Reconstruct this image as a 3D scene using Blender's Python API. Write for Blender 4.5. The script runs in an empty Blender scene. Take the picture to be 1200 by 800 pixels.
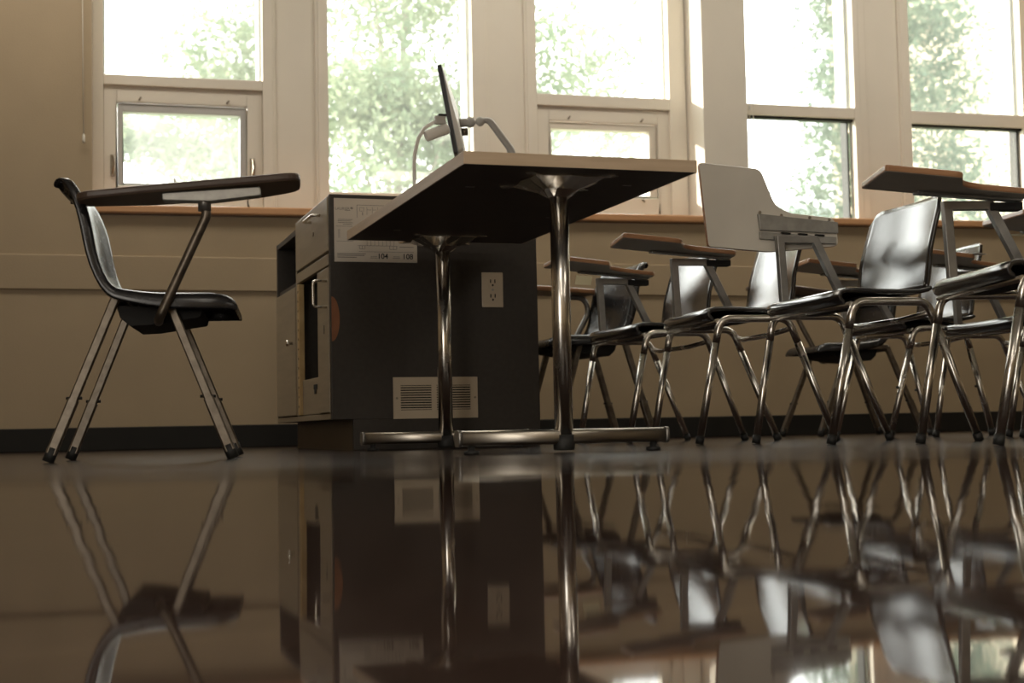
import bpy, math, random
from mathutils import Vector, Matrix
random.seed(7)
scene = bpy.context.scene
COL = scene.collection
PI = math.pi

# ------------------------------------------------------------------ materials
def new_mat(name):
    m = bpy.data.materials.new(name); m.use_nodes = True
    nt = m.node_tree
    for n in list(nt.nodes): nt.nodes.remove(n)
    out = nt.nodes.new('ShaderNodeOutputMaterial')
    return m, nt, out
def node(nt, t, **kw):
    n = nt.nodes.new(t)
    for k, v in kw.items():
        if k in n.inputs: n.inputs[k].default_value = v
        else: setattr(n, k, v)
    return n
def c4(c): return (c[0], c[1], c[2], 1.0)
def pmat(name, c, rough=.5, metal=0.0, var=0.0, scale=8.0, stretch=(1,1,1), c2=None, rvar=0.0, bump=0.0, bscale=60.0, spec=.5, coat=0.0, detail=4.0):
    m, nt, out = new_mat(name)
    b = node(nt, 'ShaderNodeBsdfPrincipled')
    b.inputs['Base Color'].default_value = c4(c); b.inputs['Roughness'].default_value = rough
    b.inputs['Metallic'].default_value = metal; b.inputs['Specular IOR Level'].default_value = spec
    b.inputs['Coat Weight'].default_value = coat
    tc = node(nt, 'ShaderNodeTexCoord'); mp = node(nt, 'ShaderNodeMapping')
    mp.inputs['Scale'].default_value = stretch
    nt.links.new(tc.outputs['Object'], mp.inputs['Vector'])
    nz = node(nt, 'ShaderNodeTexNoise'); nz.inputs['Scale'].default_value = scale; nz.inputs['Detail'].default_value = detail
    nt.links.new(mp.outputs['Vector'], nz.inputs['Vector'])
    if var or c2:
        r = node(nt, 'ShaderNodeValToRGB')
        d = c2 if c2 else tuple(x*(1-var) for x in c)
        r.color_ramp.elements[0].color = c4(d); r.color_ramp.elements[1].color = c4(c)
        r.color_ramp.elements[0].position = .35; r.color_ramp.elements[1].position = .65
        nt.links.new(nz.outputs['Fac'], r.inputs['Fac']); nt.links.new(r.outputs['Color'], b.inputs['Base Color'])
    if rvar:
        mr = node(nt, 'ShaderNodeMapRange')
        mr.inputs['From Min'].default_value = .3; mr.inputs['From Max'].default_value = .7
        mr.inputs['To Min'].default_value = max(.02, rough-rvar); mr.inputs['To Max'].default_value = rough+rvar
        nt.links.new(nz.outputs['Fac'], mr.inputs['Value']); nt.links.new(mr.outputs['Result'], b.inputs['Roughness'])
    if bump:
        n2 = node(nt, 'ShaderNodeTexNoise'); n2.inputs['Scale'].default_value = bscale; n2.inputs['Detail'].default_value = 3
        nt.links.new(tc.outputs['Object'], n2.inputs['Vector'])
        bp = node(nt, 'ShaderNodeBump'); bp.inputs['Strength'].default_value = bump; bp.inputs['Distance'].default_value = .01
        nt.links.new(n2.outputs['Fac'], bp.inputs['Height']); nt.links.new(bp.outputs['Normal'], b.inputs['Normal'])
    nt.links.new(b.outputs[0], out.inputs[0])
    return m

M = {}
M['wall'] = pmat('beige_wall_paint', (.40,.31,.20), .55, var=.06, scale=3, bump=.12, bscale=180)
M['ceiling'] = pmat('ceiling_white', (.72,.70,.66), .9, var=.05)
M['frame'] = pmat('cream_window_enamel', (.74,.69,.61), .42, var=.03, scale=5)
M['grey_sash'] = pmat('grey_sash_metal', (.50,.50,.49), .4, var=.05)
M['sill'] = pmat('varnished_sill_wood', (.60,.33,.17), .35, c2=(.50,.26,.12), scale=3, stretch=(.5,8,12))
M['base'] = pmat('black_rubber_base', (.013,.012,.010), .6, var=.2, spec=.3)
M['chrome'] = pmat('worn_chrome', (.76,.73,.68), .22, metal=1.0, rvar=.07, scale=14)
M['chromeleg'] = pmat('scuffed_chrome_tube', (.72,.69,.64), .25, metal=1.0, var=.05, rvar=.03, scale=18)
M['dullchrome'] = pmat('dull_chrome_bar', (.46,.42,.36), .33, metal=1.0, var=.1, scale=12)
M['steel'] = pmat('grey_steel_bracket', (.36,.35,.33), .38, metal=.85, var=.2, scale=20)
M['zinc'] = pmat('zinc_plate', (.42,.41,.38), .45, metal=.8, var=.2, scale=30)
M['dullleg'] = pmat('dulled_square_tube', (.23,.195,.155), .42, metal=.9, var=.4, rvar=.06, scale=30)
M['rubber'] = pmat('black_rubber', (.015,.015,.014), .6, var=.1)
M['plastic'] = pmat('black_moulded_plastic', (.022,.021,.022), .24, var=.15, rvar=.05, scale=30)
M['dark'] = pmat('dark_void', (.012,.011,.010), .8, var=.1)
M['tan'] = pmat('tan_laminate_edge', (.64,.49,.34), .45, c2=(.56,.42,.28), scale=4, stretch=(1,1,14))
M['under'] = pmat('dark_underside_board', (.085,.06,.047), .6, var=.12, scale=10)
M['tabtop'] = pmat('walnut_laminate', (.20,.10,.055), .3, c2=(.15,.07,.038), scale=4, stretch=(1.2,14,1))
M['tabedge'] = pmat('oiled_wood_edge', (.46,.24,.12), .34, coat=.3, c2=(.30,.14,.065), scale=5, stretch=(1,3,20))
M['tabunder'] = pmat('beige_backing_board', (.76,.71,.62), .6, var=.06, scale=7)
M['tabdark'] = pmat('brown_board_underside', (.26,.18,.12), .55, var=.12, scale=9)
M['cab'] = pmat('charcoal_laminate', (.040,.033,.027), .5, c2=(.033,.027,.022), scale=60)
M['cabside'] = pmat('taupe_laminate', (.36,.30,.21), .4, c2=(.31,.255,.18), scale=3, stretch=(1,1,12))
M['kick'] = pmat('brown_kick_board', (.13,.095,.06), .5, var=.1)
M['pale_wood'] = pmat('raw_plywood_edge', (.62,.45,.22), .6, c2=(.5,.34,.15), scale=20)
M['almond'] = pmat('almond_enamel', (.60,.50,.37), .4, var=.04)
M['paper'] = pmat('white_paper', (.66,.60,.52), .7, var=.03)
M['note'] = pmat('yellow_note_paper', (.72,.66,.42), .75, var=.04)
M['ink'] = pmat('black_ink', (.03,.03,.03), .7, var=.05)
M['greyink'] = pmat('grey_ink', (.24,.22,.2), .7, var=.05)
M['white'] = pmat('white_plastic', (.84,.82,.78), .35, var=.03)
M['lgrey'] = pmat('light_grey_plastic', (.52,.51,.49), .4, var=.05)
M['black'] = pmat('black_bezel_plastic', (.02,.02,.022), .35, var=.1)
M['brass'] = pmat('tarnished_nickel', (.36,.31,.25), .35, metal=.9, var=.3, scale=40)
M['cord'] = pmat('white_cord', (.72,.68,.6), .6, var=.03)
M['rust'] = pmat('worn_orange_board', (.30,.12,.05), .6, var=.2, scale=20)
M['bark'] = pmat('tree_bark', (.30,.27,.22), .9, var=.3, scale=12, stretch=(1,1,.3))
M['bld'] = pmat('cream_render', (.62,.52,.40), .8, var=.05)
M['roofgrey'] = pmat('pale_blue_grey_cladding', (.50,.56,.60), .6, var=.05)
M['ground'] = pmat('lawn_ground', (.20,.24,.12), .95, var=.3, scale=1)

def paper_mat(name,c):
    m, nt, out = new_mat(name)
    dd = node(nt,'ShaderNodeBsdfDiffuse'); tt = node(nt,'ShaderNodeBsdfTranslucent'); mx = node(nt,'ShaderNodeMixShader'); mx.inputs[0].default_value=.5
    tc = node(nt,'ShaderNodeTexCoord'); nz = node(nt,'ShaderNodeTexNoise'); nz.inputs['Scale'].default_value = 40
    r = node(nt,'ShaderNodeValToRGB'); r.color_ramp.elements[0].color=c4(tuple(x*.93 for x in c)); r.color_ramp.elements[1].color=c4(c)
    nt.links.new(tc.outputs['Object'],nz.inputs['Vector']); nt.links.new(nz.outputs['Fac'],r.inputs['Fac'])
    for b in (dd,tt): nt.links.new(r.outputs['Color'],b.inputs['Color'])
    nt.links.new(dd.outputs[0],mx.inputs[1]); nt.links.new(tt.outputs[0],mx.inputs[2]); nt.links.new(mx.outputs[0],out.inputs[0])
    return m
M['note'] = paper_mat('yellow_note_paper',(.90,.85,.68))
def seat_mat():
    # black lacquered plywood, rubbed and scratched
    m, nt, out = new_mat('black_lacquered_plywood')
    b = node(nt, 'ShaderNodeBsdfPrincipled'); b.inputs['Base Color'].default_value = (.018,.016,.015,1)
    tc = node(nt, 'ShaderNodeTexCoord'); mp = node(nt, 'ShaderNodeMapping'); mp.inputs['Scale'].default_value = (14,70,26)
    mp.inputs['Rotation'].default_value = (.5,0,0)
    nt.links.new(tc.outputs['Object'], mp.inputs['Vector'])
    nz = node(nt, 'ShaderNodeTexNoise'); nz.inputs['Scale'].default_value = 2.2; nz.inputs['Detail'].default_value = 6; nz.inputs['Roughness'].default_value = .7
    nt.links.new(mp.outputs['Vector'], nz.inputs['Vector'])
    mr = node(nt, 'ShaderNodeMapRange'); mr.inputs['From Min'].default_value = .35; mr.inputs['From Max'].default_value = .7
    mr.inputs['To Min'].default_value = .10; mr.inputs['To Max'].default_value = .26
    nt.links.new(nz.outputs['Fac'], mr.inputs['Value']); nt.links.new(mr.outputs['Result'], b.inputs['Roughness'])
    bp = node(nt, 'ShaderNodeBump'); bp.inputs['Strength'].default_value = .30; bp.inputs['Distance'].default_value = .0012
    nt.links.new(nz.outputs['Fac'], bp.inputs['Height']); nt.links.new(bp.outputs['Normal'], b.inputs['Normal']); nt.links.new(bp.outputs['Normal'], b.inputs['Coat Normal'])
    b.inputs['Coat Weight'].default_value = .75; b.inputs['Coat Roughness'].default_value = .07; b.inputs['Coat IOR'].default_value = 1.55
    nt.links.new(b.outputs[0], out.inputs[0])
    return m
M['ply'] = seat_mat()

def floor_mat():
    m, nt, out = new_mat('polished_dark_floor')
    b = node(nt, 'ShaderNodeBsdfPrincipled')
    tc = node(nt, 'ShaderNodeTexCoord')
    # mottled vinyl tile, very dark brown
    n1 = node(nt, 'ShaderNodeTexNoise'); n1.inputs['Scale'].default_value = 45; n1.inputs['Detail'].default_value = 5
    nt.links.new(tc.outputs['Object'], n1.inputs['Vector'])
    r = node(nt, 'ShaderNodeValToRGB')
    r.color_ramp.elements[0].position = .4; r.color_ramp.elements[1].position = .62
    r.color_ramp.elements[0].color = (.026,.016,.013,1); r.color_ramp.elements[1].color = (.050,.033,.026,1)
    nt.links.new(n1.outputs['Fac'], r.inputs['Fac'])
    br = node(nt, 'ShaderNodeTexBrick'); br.offset = 0.0
    br.inputs['Scale'].default_value = 1.0; br.inputs['Brick Width'].default_value = .305; br.inputs['Row Height'].default_value = .305
    br.inputs['Mortar Size'].default_value = .0012; br.inputs['Mortar'].default_value = (.5,.5,.5,1)
    br.inputs['Color1'].default_value = (1,1,1,1); br.inputs['Color2'].default_value = (.82,.82,.82,1)
    nt.links.new(tc.outputs['Object'], br.inputs['Vector'])
    mx = node(nt, 'ShaderNodeMixRGB'); mx.blend_type = 'MULTIPLY'; mx.inputs['Fac'].default_value = 1
    nt.links.new(r.outputs['Color'], mx.inputs['Color1']); nt.links.new(br.outputs['Color'], mx.inputs['Color2'])
    nt.links.new(mx.outputs['Color'], b.inputs['Base Color'])
    # the wax is buffed in the open floor and worn dull among the furniture near the wall
    sp = node(nt, 'ShaderNodeSeparateXYZ'); nt.links.new(tc.outputs['Object'], sp.inputs[0])
    n2 = node(nt, 'ShaderNodeTexNoise'); n2.inputs['Scale'].default_value = 1.3; n2.inputs['Detail'].default_value = 4
    nt.links.new(tc.outputs['Object'], n2.inputs['Vector'])
    ad = node(nt, 'ShaderNodeMath'); ad.operation = 'MULTIPLY_ADD'; ad.inputs[1].default_value = .9
    nt.links.new(n2.outputs['Fac'], ad.inputs[0]); nt.links.new(sp.outputs['Y'], ad.inputs[2])
    mr = node(nt, 'ShaderNodeMapRange'); mr.inputs['From Min'].default_value = 2.2; mr.inputs['From Max'].default_value = 3.3
    mr.inputs['To Min'].default_value = .035; mr.inputs['To Max'].default_value = .19
    nt.links.new(ad.outputs[0], mr.inputs['Value'])
    nt.links.new(mr.outputs['Result'], b.inputs['Roughness'])
    # slow undulation of the wax
    n3 = node(nt, 'ShaderNodeTexNoise'); n3.inputs['Scale'].default_value = 5.5; n3.inputs['Detail'].default_value = 1
    nt.links.new(tc.outputs['Object'], n3.inputs['Vector'])
    bp = node(nt, 'ShaderNodeBump'); bp.inputs['Strength'].default_value = .05; bp.inputs['Distance'].default_value = .012
    nt.links.new(n3.outputs['Fac'], bp.inputs['Height']); nt.links.new(bp.outputs['Normal'], b.inputs['Normal'])
    b.inputs['IOR'].default_value = 1.29
    nt.links.new(b.outputs[0], out.inputs[0])
    return m
M['floor'] = floor_mat()

def glass_mat(name, haze):
    m, nt, out = new_mat(name)
    tr = node(nt, 'ShaderNodeBsdfTransparent'); tr.inputs['Color'].default_value = (.96,.98,.97,1)
    gl = node(nt, 'ShaderNodeBsdfGlossy'); gl.inputs['Roughness'].default_value = .02
    lw = node(nt, 'ShaderNodeLayerWeight'); lw.inputs['Blend'].default_value = .5
    pw = node(nt, 'ShaderNodeMath'); pw.operation = 'POWER'; pw.inputs[1].default_value = 5
    fr = node(nt, 'ShaderNodeMath'); fr.operation = 'MULTIPLY_ADD'; fr.inputs[1].default_value = .9; fr.inputs[2].default_value = .03
    nt.links.new(lw.outputs['Facing'], pw.inputs[0]); nt.links.new(pw.outputs[0], fr.inputs[0])
    mx = node(nt, 'ShaderNodeMixShader')
    nt.links.new(fr.outputs[0], mx.inputs[0]); nt.links.new(tr.outputs[0], mx.inputs[1]); nt.links.new(gl.outputs[0], mx.inputs[2])
    last = mx
    if haze:
        tl = node(nt, 'ShaderNodeBsdfTranslucent'); tl.inputs['Color'].default_value = (.85,.88,.86,1)
        tc = node(nt, 'ShaderNodeTexCoord'); nz = node(nt, 'ShaderNodeTexNoise'); nz.inputs['Scale'].default_value = 6
        nt.links.new(tc.outputs['Object'], nz.inputs['Vector'])
        mr = node(nt, 'ShaderNodeMapRange'); mr.inputs['To Min'].default_value = haze*.8; mr.inputs['To Max'].default_value = haze*1.2
        nt.links.new(nz.outputs['Fac'], mr.inputs['Value'])
        m2 = node(nt, 'ShaderNodeMixShader')
        nt.links.new(mr.outputs['Result'], m2.inputs[0]); nt.links.new(last.outputs[0], m2.inputs[1]); nt.links.new(tl.outputs[0], m2.inputs[2])
        last = m2
    nt.links.new(last.outputs[0], out.inputs[0])
    return m
M['glass'] = glass_mat('window_glass', .035)
M['dusty'] = glass_mat('dusty_window_glass', .09)

def leaf_mat(name, a, b_):
    m, nt, out = new_mat(name)
    tc = node(nt, 'ShaderNodeTexCoord'); nz = node(nt, 'ShaderNodeTexNoise'); nz.inputs['Scale'].default_value = 1.6; nz.inputs['Detail'].default_value = 4
    nt.links.new(tc.outputs['Object'], nz.inputs['Vector'])
    r = node(nt, 'ShaderNodeValToRGB'); r.color_ramp.elements[0].position = .35; r.color_ramp.elements[1].position = .65
    r.color_ramp.elements[0].color = c4(a); r.color_ramp.elements[1].color = c4(b_)
    nt.links.new(nz.outputs['Fac'], r.inputs['Fac'])
    d = node(nt, 'ShaderNodeBsdfDiffuse'); t = node(nt, 'ShaderNodeBsdfTranslucent')
    nt.links.new(r.outputs['Color'], d.inputs['Color']); nt.links.new(r.outputs['Color'], t.inputs['Color'])
    mx = node(nt, 'ShaderNodeMixShader'); mx.inputs[0].default_value = .55
    nt.links.new(d.outputs[0], mx.inputs[1]); nt.links.new(t.outputs[0], mx.inputs[2])
    nt.links.new(mx.outputs[0], out.inputs[0])
    return m
M['leaf'] = leaf_mat('pale_green_leaves', (.215,.275,.185), (.31,.345,.235))
M['leafdark'] = leaf_mat('green_leaves', (.13,.185,.14), (.205,.25,.175))

# ------------------------------------------------------------------ mesh helpers
class MB:
    def __init__(s): s.v=[]; s.f=[]; s.mi=[]; s.sm=[]
    def add(s, vs, fs, mi=0, smooth=False):
        o=len(s.v); s.v += [tuple(v) for v in vs]
        for f in fs: s.f.append([i+o for i in f]); s.mi.append(mi); s.sm.append(smooth)
        return s
    def box(s, x0,x1,y0,y1,z0,z1, mi=0):
        vs=[(x0,y0,z0),(x1,y0,z0),(x1,y1,z0),(x0,y1,z0),(x0,y0,z1),(x1,y0,z1),(x1,y1,z1),(x0,y1,z1)]
        return s.add(vs,[(0,3,2,1),(4,5,6,7),(0,1,5,4),(1,2,6,5),(2,3,7,6),(3,0,4,7)],mi)
    def tube(s, pts, r, seg=12, sect=None, up=None, mi=0, smooth=True):
        """sweep a round (or given) section along a polyline with mitred joints"""
        P=[Vector(p) for p in pts]; n=len(P)
        rr = r if isinstance(r,(list,tuple)) else [r]*n
        T=[]
        for i in range(n):
            a=(P[i]-P[i-1]).normalized() if i>0 else None
            b=(P[i+1]-P[i]).normalized() if i<n-1 else None
            t=(a+b).normalized() if a and b else (a or b)
            k=1.0
            if a and b: k=1/max(.35,abs(t.dot(b)))
            T.append((t,k,b or a))
        d0=T[0][2]
        ref=Vector(up) if up else (Vector((0,0,1)) if abs(d0.z)<.9 else Vector((0,1,0)))
        N=(ref-d0*ref.dot(d0)).normalized()
        rings=[]
        for i in range(n):
            t,k,_=T[i]
            N=(N-t*N.dot(t)).normalized(); B=t.cross(N)
            bend=None
            if 0<i<n-1:
                a=(P[i]-P[i-1]).normalized(); b=(P[i+1]-P[i]).normalized()
                bd=(b-a)
                if bd.length>1e-5: bend=bd.normalized()
            ring=[]
            cnt=seg if sect is None else len(sect)
            for j in range(cnt):
                if sect is None:
                    an=2*PI*j/seg; o=N*math.cos(an)*rr[i]+B*math.sin(an)*rr[i]
                else:
                    o=N*sect[j][0]*rr[i]+B*sect[j][1]*rr[i]
                if bend is not None:
                    c=o.dot(bend); o=o+bend*c*(k-1)
                ring.append(P[i]+o)
            rings.append(ring)
        cnt=len(rings[0]); vs=[v for r_ in rings for v in r_]; fs=[]
        for i in range(n-1):
            for j in range(cnt):
                a=i*cnt+j; b=i*cnt+(j+1)%cnt
                fs.append((a,b,b+cnt,a+cnt))
        s.add(vs,fs,mi,smooth)
        s.add(rings[0],[tuple(range(cnt))[::-1]],mi); s.add(rings[-1],[tuple(range(cnt))],mi)
        return s
    def prism(s, poly, fn, t0, t1, mi_low=0, mi_high=0, mi_side=0):
        """poly: 2D outline; fn(u,v,t)->xyz"""
        n=len(poly)
        lo=[fn(u,v,t0) for u,v in poly]; hi=[fn(u,v,t1) for u,v in poly]
        s.add(lo,[tuple(range(n))[::-1]],mi_low); s.add(hi,[tuple(range(n))],mi_high)
        s.add(lo+hi,[(i,(i+1)%n,(i+1)%n+n,i+n) for i in range(n)],mi_side)
        return s
    def lathe(s, prof, cx,cy, seg=24, axis='z', mi=0, smooth=True):
        vs=[]
        for r,z in prof:
            for j in range(seg):
                a=2*PI*j/seg
                if axis=='z': vs.append((cx+r*math.cos(a),cy+r*math.sin(a),z))
                elif axis=='x': vs.append((z,cx+r*math.cos(a),cy+r*math.sin(a)))
                else: vs.append((cx+r*math.cos(a),z,cy+r*math.sin(a)))
        n=len(prof); fs=[]
        for i in range(n-1):
            for j in range(seg):
                a=i*seg+j;b=i*seg+(j+1)%seg
                fs.append((a,b,b+seg,a+seg))
        s.add(vs,fs,mi,smooth)
        s.add(vs[:seg],[tuple(range(seg))[::-1]],mi); s.add(vs[-seg:],[tuple(range(seg))],mi)
        return s
    def build(s, name, mats, parent=None, bevel=0, solid=0, subsurf=0, loc=None):
        me=bpy.data.meshes.new(name); me.from_pydata(s.v,[],s.f)
        if not isinstance(mats,(list,tuple)): mats=[mats]
        for m in mats: me.materials.append(m)
        me.polygons.foreach_set('material_index',s.mi); me.polygons.foreach_set('use_smooth',s.sm)
        import bmesh
        bm=bmesh.new(); bm.from_mesh(me); bmesh.ops.remove_doubles(bm,verts=bm.verts,dist=1e-6)
        bmesh.ops.recalc_face_normals(bm,faces=bm.faces); bm.to_mesh(me); bm.free()
        o=bpy.data.objects.new(name,me); COL.objects.link(o)
        if parent: o.parent=parent
        if loc: o.location=loc
        if solid:
            md=o.modifiers.new('thickness','SOLIDIFY'); md.thickness=solid; md.offset=0
        if bevel:
            md=o.modifiers.new('bevel','BEVEL'); md.width=bevel; md.segments=2; md.limit_method='ANGLE'; md.angle_limit=math.radians(40)
        if subsurf:
            md=o.modifiers.new('subd','SUBSURF'); md.levels=subsurf; md.render_levels=subsurf
        return o

def empty(name, loc, rz=0.0):
    o=bpy.data.objects.new(name,None); COL.objects.link(o); o.location=loc; o.rotation_euler=(0,0,rz); o.empty_display_size=.1
    return o
def tag(o, label=None, cat=None, group=None, kind=None):
    if label: o['label']=label
    if cat: o['category']=cat
    if group: o['group']=group
    if kind: o['kind']=kind
    return o
def struct(o, label=None): o['kind']='structure'; return o

def fillet(pts, rad, n=6):
    """round the interior corners of a polyline"""
    P=[Vector(p) for p in pts]; out=[P[0]]
    for i in range(1,len(P)-1):
        a=(P[i-1]-P[i]); b=(P[i+1]-P[i])
        r=rad[i-1] if isinstance(rad,(list,tuple)) else rad
        ang=a.angle(b); d=min(r/math.tan(ang/2),a.length*.49,b.length*.49)
        p0=P[i]+a.normalized()*d; p1=P[i]+b.normalized()*d
        for k in range(n+1):
            t=k/n; out.append(p0*(1-t)**2+P[i]*2*t*(1-t)+p1*t*t)
    out.append(P[-1]); return out
def round_poly(poly, rads, n=5):
    out=[]; N=len(poly)
    for i in range(N):
        p=Vector(poly[i]); a=Vector(poly[i-1])-p; b=Vector(poly[(i+1)%N])-p; r=rads[i] if isinstance(rads,(list,tuple)) else rads
        if r<=0: out.append(tuple(p)); continue
        ang=a.angle(b); d=min(r/max(.05,math.tan(ang/2)),a.length*.48,b.length*.48)
        p0=p+a.normalized()*d; p1=p+b.normalized()*d
        for k in range(n+1):
            t=k/n; q=p0*(1-t)**2+p*2*t*(1-t)+p1*t*t; out.append((q.x,q.y))
    return out
SQ=[(-1,-1),(1,-1),(1,1),(-1,1)]
OVAL=[(math.cos(2*PI*j/14)*1.0,math.sin(2*PI*j/14)*1.0) for j in range(14)]

# ------------------------------------------------------------------ camera
F=1700.46; YAW=.310963; PITCH=.0600198; ROLL=.0198850; CH=.0638640
d=Vector((math.sin(YAW)*math.cos(PITCH),math.cos(YAW)*math.cos(PITCH),math.sin(PITCH)))
r_=Vector((math.cos(YAW),-math.sin(YAW),0)); u_=r_.cross(d)
r2=r_*math.cos(ROLL)-u_*math.sin(ROLL); u2=u_*math.cos(ROLL)+r_*math.sin(ROLL)
cam=bpy.data.cameras.new('camera'); camo=bpy.data.objects.new('camera',cam); COL.objects.link(camo)
mw=Matrix.Identity(4)
for i in range(3): mw[i][0]=r2[i]; mw[i][1]=u2[i]; mw[i][2]=-d[i]
mw.translation=Vector((0,0,CH)); camo.matrix_world=mw
cam.sensor_width=36; cam.sensor_fit='HORIZONTAL'; cam.lens=F*36/1200; cam.dof.use_dof=True; cam.dof.focus_distance=4.4; cam.dof.aperture_fstop=4.0; cam.clip_start=.01; cam.clip_end=400
scene.camera=camo

# ------------------------------------------------------------------ room
D=7.0          # inner face of the window wall
W=D+.2         # plane of the window frames
XL,XR,YB,ZC=-2.2,8.6,-3.4,3.05
def dz(x): return .0092*(x-2.2)   # the sill line runs very slightly out of level
struct(MB().box(XL-.2,XR+.2,YB-.2,D+.4,-.12,0).build('floor',M['floor']))
struct(MB().box(XL-.2,XR+.2,YB-.2,D+.4,ZC,ZC+.15).build('ceiling',M['ceiling']))
struct(MB().box(XL-.2,XL,YB-.2,D+.4,0,ZC).build('wall_left',M['wall']))
struct(MB().box(XR,XR+.2,YB-.2,D+.4,0,ZC).build('wall_right',M['wall']))
struct(MB().box(XL,XR,YB-.2,YB,0,ZC).build('wall_front',M['wall']))
def sheared_box(mb,x0,x1,y0,y1,z0,z1,mi=0,lo=True,hi=True):
    n=len(mb.v); mb.box(x0,x1,y0,y1,z0,z1,mi)
    for i in range(n,len(mb.v)):
        x,y,z=mb.v[i]
        if (z==z0 and lo) or (z==z1 and hi): mb.v[i]=(x,y,z+dz(x))
    return mb
wb=MB()
WIN_R=5.62
sheared_box(wb,XL,XR,D,D+.34,0,1.12,lo=False)                 # below the sill
sheared_box(wb,XL,.204,D,D+.34,1.12,ZC,hi=False)                                # left of the windows
pier=MB(); sheared_box(pier,3.352,3.615,D,D+.34,1.15,ZC,hi=False); struct(pier.build('trim_6',M['frame'],bevel=.004))
sheared_box(wb,WIN_R+.05,XR,D,D+.34,1.12,ZC,hi=False)                           # right of the windows
wb.box(.204,3.352,D,D+.34,2.92,ZC); wb.box(3.615,WIN_R+.05,D,D+.34,2.92,ZC)                          # head
struct(wb.build('wall_back',M['wall']))
# raised board across the lower wall
struct(MB().box(XL,XR,D-.012,D+.001,.747,.909).build('trim_1',M['wall'],bevel=.004))
struct(MB().box(XL,XR,D-.014,D+.001,0,.108).build('baseboard_back',M['base'],bevel=.004))
struct(MB().box(XL,XL+.014,YB,D,0,.108).build('baseboard_left',M['base'],bevel=.004))
struct(MB().box(XR-.014,XR,YB,D,0,.108).build('baseboard_right',M['base'],bevel=.004))
sl=MB(); sheared_box(sl,.19,WIN_R+.06,D-.035,D+.22,1.124,1.164)
struct(sl.build('trim_2',M['sill'],bevel=.008))
ZT=2.94
ZS=1.162
def fr_box(mb,x0,x1,z0,z1,y0=0,y1=.07,mi=0): return sheared_box(mb,x0,x1,W+y0,W+y1,z0,z1,mi)

def hopper_window(name, x0,x1, gx0,gx1, rail0,rail1, ins0,ins1, op, sash, hinge_side):
    """fixed light above, tilt-out hopper in a wide frame below"""
    root=empty(name,(0,0,0)); struct(root)
    m=MB()
    fr_box(m,x0,gx0,ZS,ZT); fr_box(m,gx1,x1,ZS,ZT); fr_box(m,gx0,gx1,rail0,rail1); fr_box(m,gx0,gx1,2.86,ZT)
    fr_box(m,gx0,gx1,ZS,ZS+.035)
    m.build('window_frame',M['frame'],root,bevel=.004)
    # outer frame edge seen through the fixed light
    m=MB(); fr_box(m,gx1-.012,gx1,rail1,2.86,.06,.16); fr_box(m,gx0,gx0+.012,rail1,2.86,.07,.16)
    m.build('frame_edge',M['grey_sash'],root)
    # insert panel with the hopper opening
    ox0,ox1,oz0,oz1=op
    m=MB()
    fr_box(m,ins0,ox0,ZS+.035,rail0,.02,.08); fr_box(m,ox1,ins1,ZS+.035,rail0,.02,.08)
    fr_box(m,ox0,ox1,oz1,rail0,.02,.08); fr_box(m,ox0,ox1,ZS+.035,oz0,.02,.08)
    m.build('hopper_frame',M['frame'],root,bevel=.005)
    sx0,sx1,sz0,sz1=sash
    m=MB()
    fr_box(m,ox0+.006,sx0,oz0+.006,oz1-.006,.035,.10); fr_box(m,sx1,ox1-.006,oz0+.006,oz1-.006,.035,.10)
    fr_box(m,sx0,sx1,sz1,oz1-.006,.035,.10); fr_box(m,sx0,sx1,oz0+.006,sz0,.035,.10)
    s=m.build('sash',M['grey_sash'] if hinge_side else M['frame'],root,bevel=.003)
    m=MB(); fr_box(m,sx0-.005,sx1+.005,sz0-.005,sz1+.005,.066,.071); m.build('pane',M['dusty'],s)
    m=MB(); fr_box(m,gx0-.01,gx1+.01,rail1-.01,2.87,.04,.046); m.build('pane',M['glass'],root)
    for fx in (.17,.84):
        for zz,dr in ((oz1+.012,1),(oz0-.012,-1)):
            px=ox0+(ox1-ox0)*fx; z=zz+dz(px)
            MB().tube([(px,W+.02,z),(px,W+.008,z),(px+.008,W+.006,z+.012*dr)],.005,8).build('hold_open_pin',M['brass'],root)
    return root
w1=hopper_window('window_1',.208,1.084,.262,1.031,1.786,1.837,.262,1.031,(.325,.957,1.297,1.707),(.355,.922,1.312,1.662),True)
for px in (.305,.977):
    z=1.395+dz(px)
    MB().tube([(px,W+.018,z-.04),(px,W+.0,z-.04),(px+.006,W-.016,z),(px+.004,W-.010,z+.03),(px,W-.012,z+.045)],.007,8).box(px-.011,px+.011,W+.012,W+.02,z-.055,z+.05).build('latch',M['brass'],w1)
z=1.295+dz(.62)
MB().tube([(.62,W+.02,z),(.62,W-.012,z),(.60,W-.02,z+.004),(.595,W-.02,z+.032)],.008,8).tube([(.60,W-.015,z),(.645,W-.02,z+.006),(.66,W-.02,z+.012)],.007,8).box(.59,.665,W+.004,W+.02,z-.012,z+.008).build('crank_handle',M['zinc'],w1)
w3=hopper_window('window_3',2.427,3.345,2.48,3.247,1.775,1.838,2.485,3.262,(2.553,3.182,1.290,1.698),(2.568,3.135,1.305,1.658),False)

# tall fixed window between two panels
w2=empty('window_2',(0,0,0)); struct(w2)
m=MB(); fr_box(m,1.31,1.362,ZS,ZT); fr_box(m,2.124,2.2,ZS,ZT); fr_box(m,1.362,2.124,ZS,1.285); fr_box(m,1.362,2.124,2.86,ZT)
m.build('window_frame',M['frame'],w2,bevel=.004)
m=MB(); fr_box(m,2.108,2.124,1.285,2.86,.06,.17); m.build('frame_edge',M['grey_sash'],w2)
m=MB(); fr_box(m,1.35,2.13,1.275,2.87,.04,.046); m.build('pane',M['glass'],w2)
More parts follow.
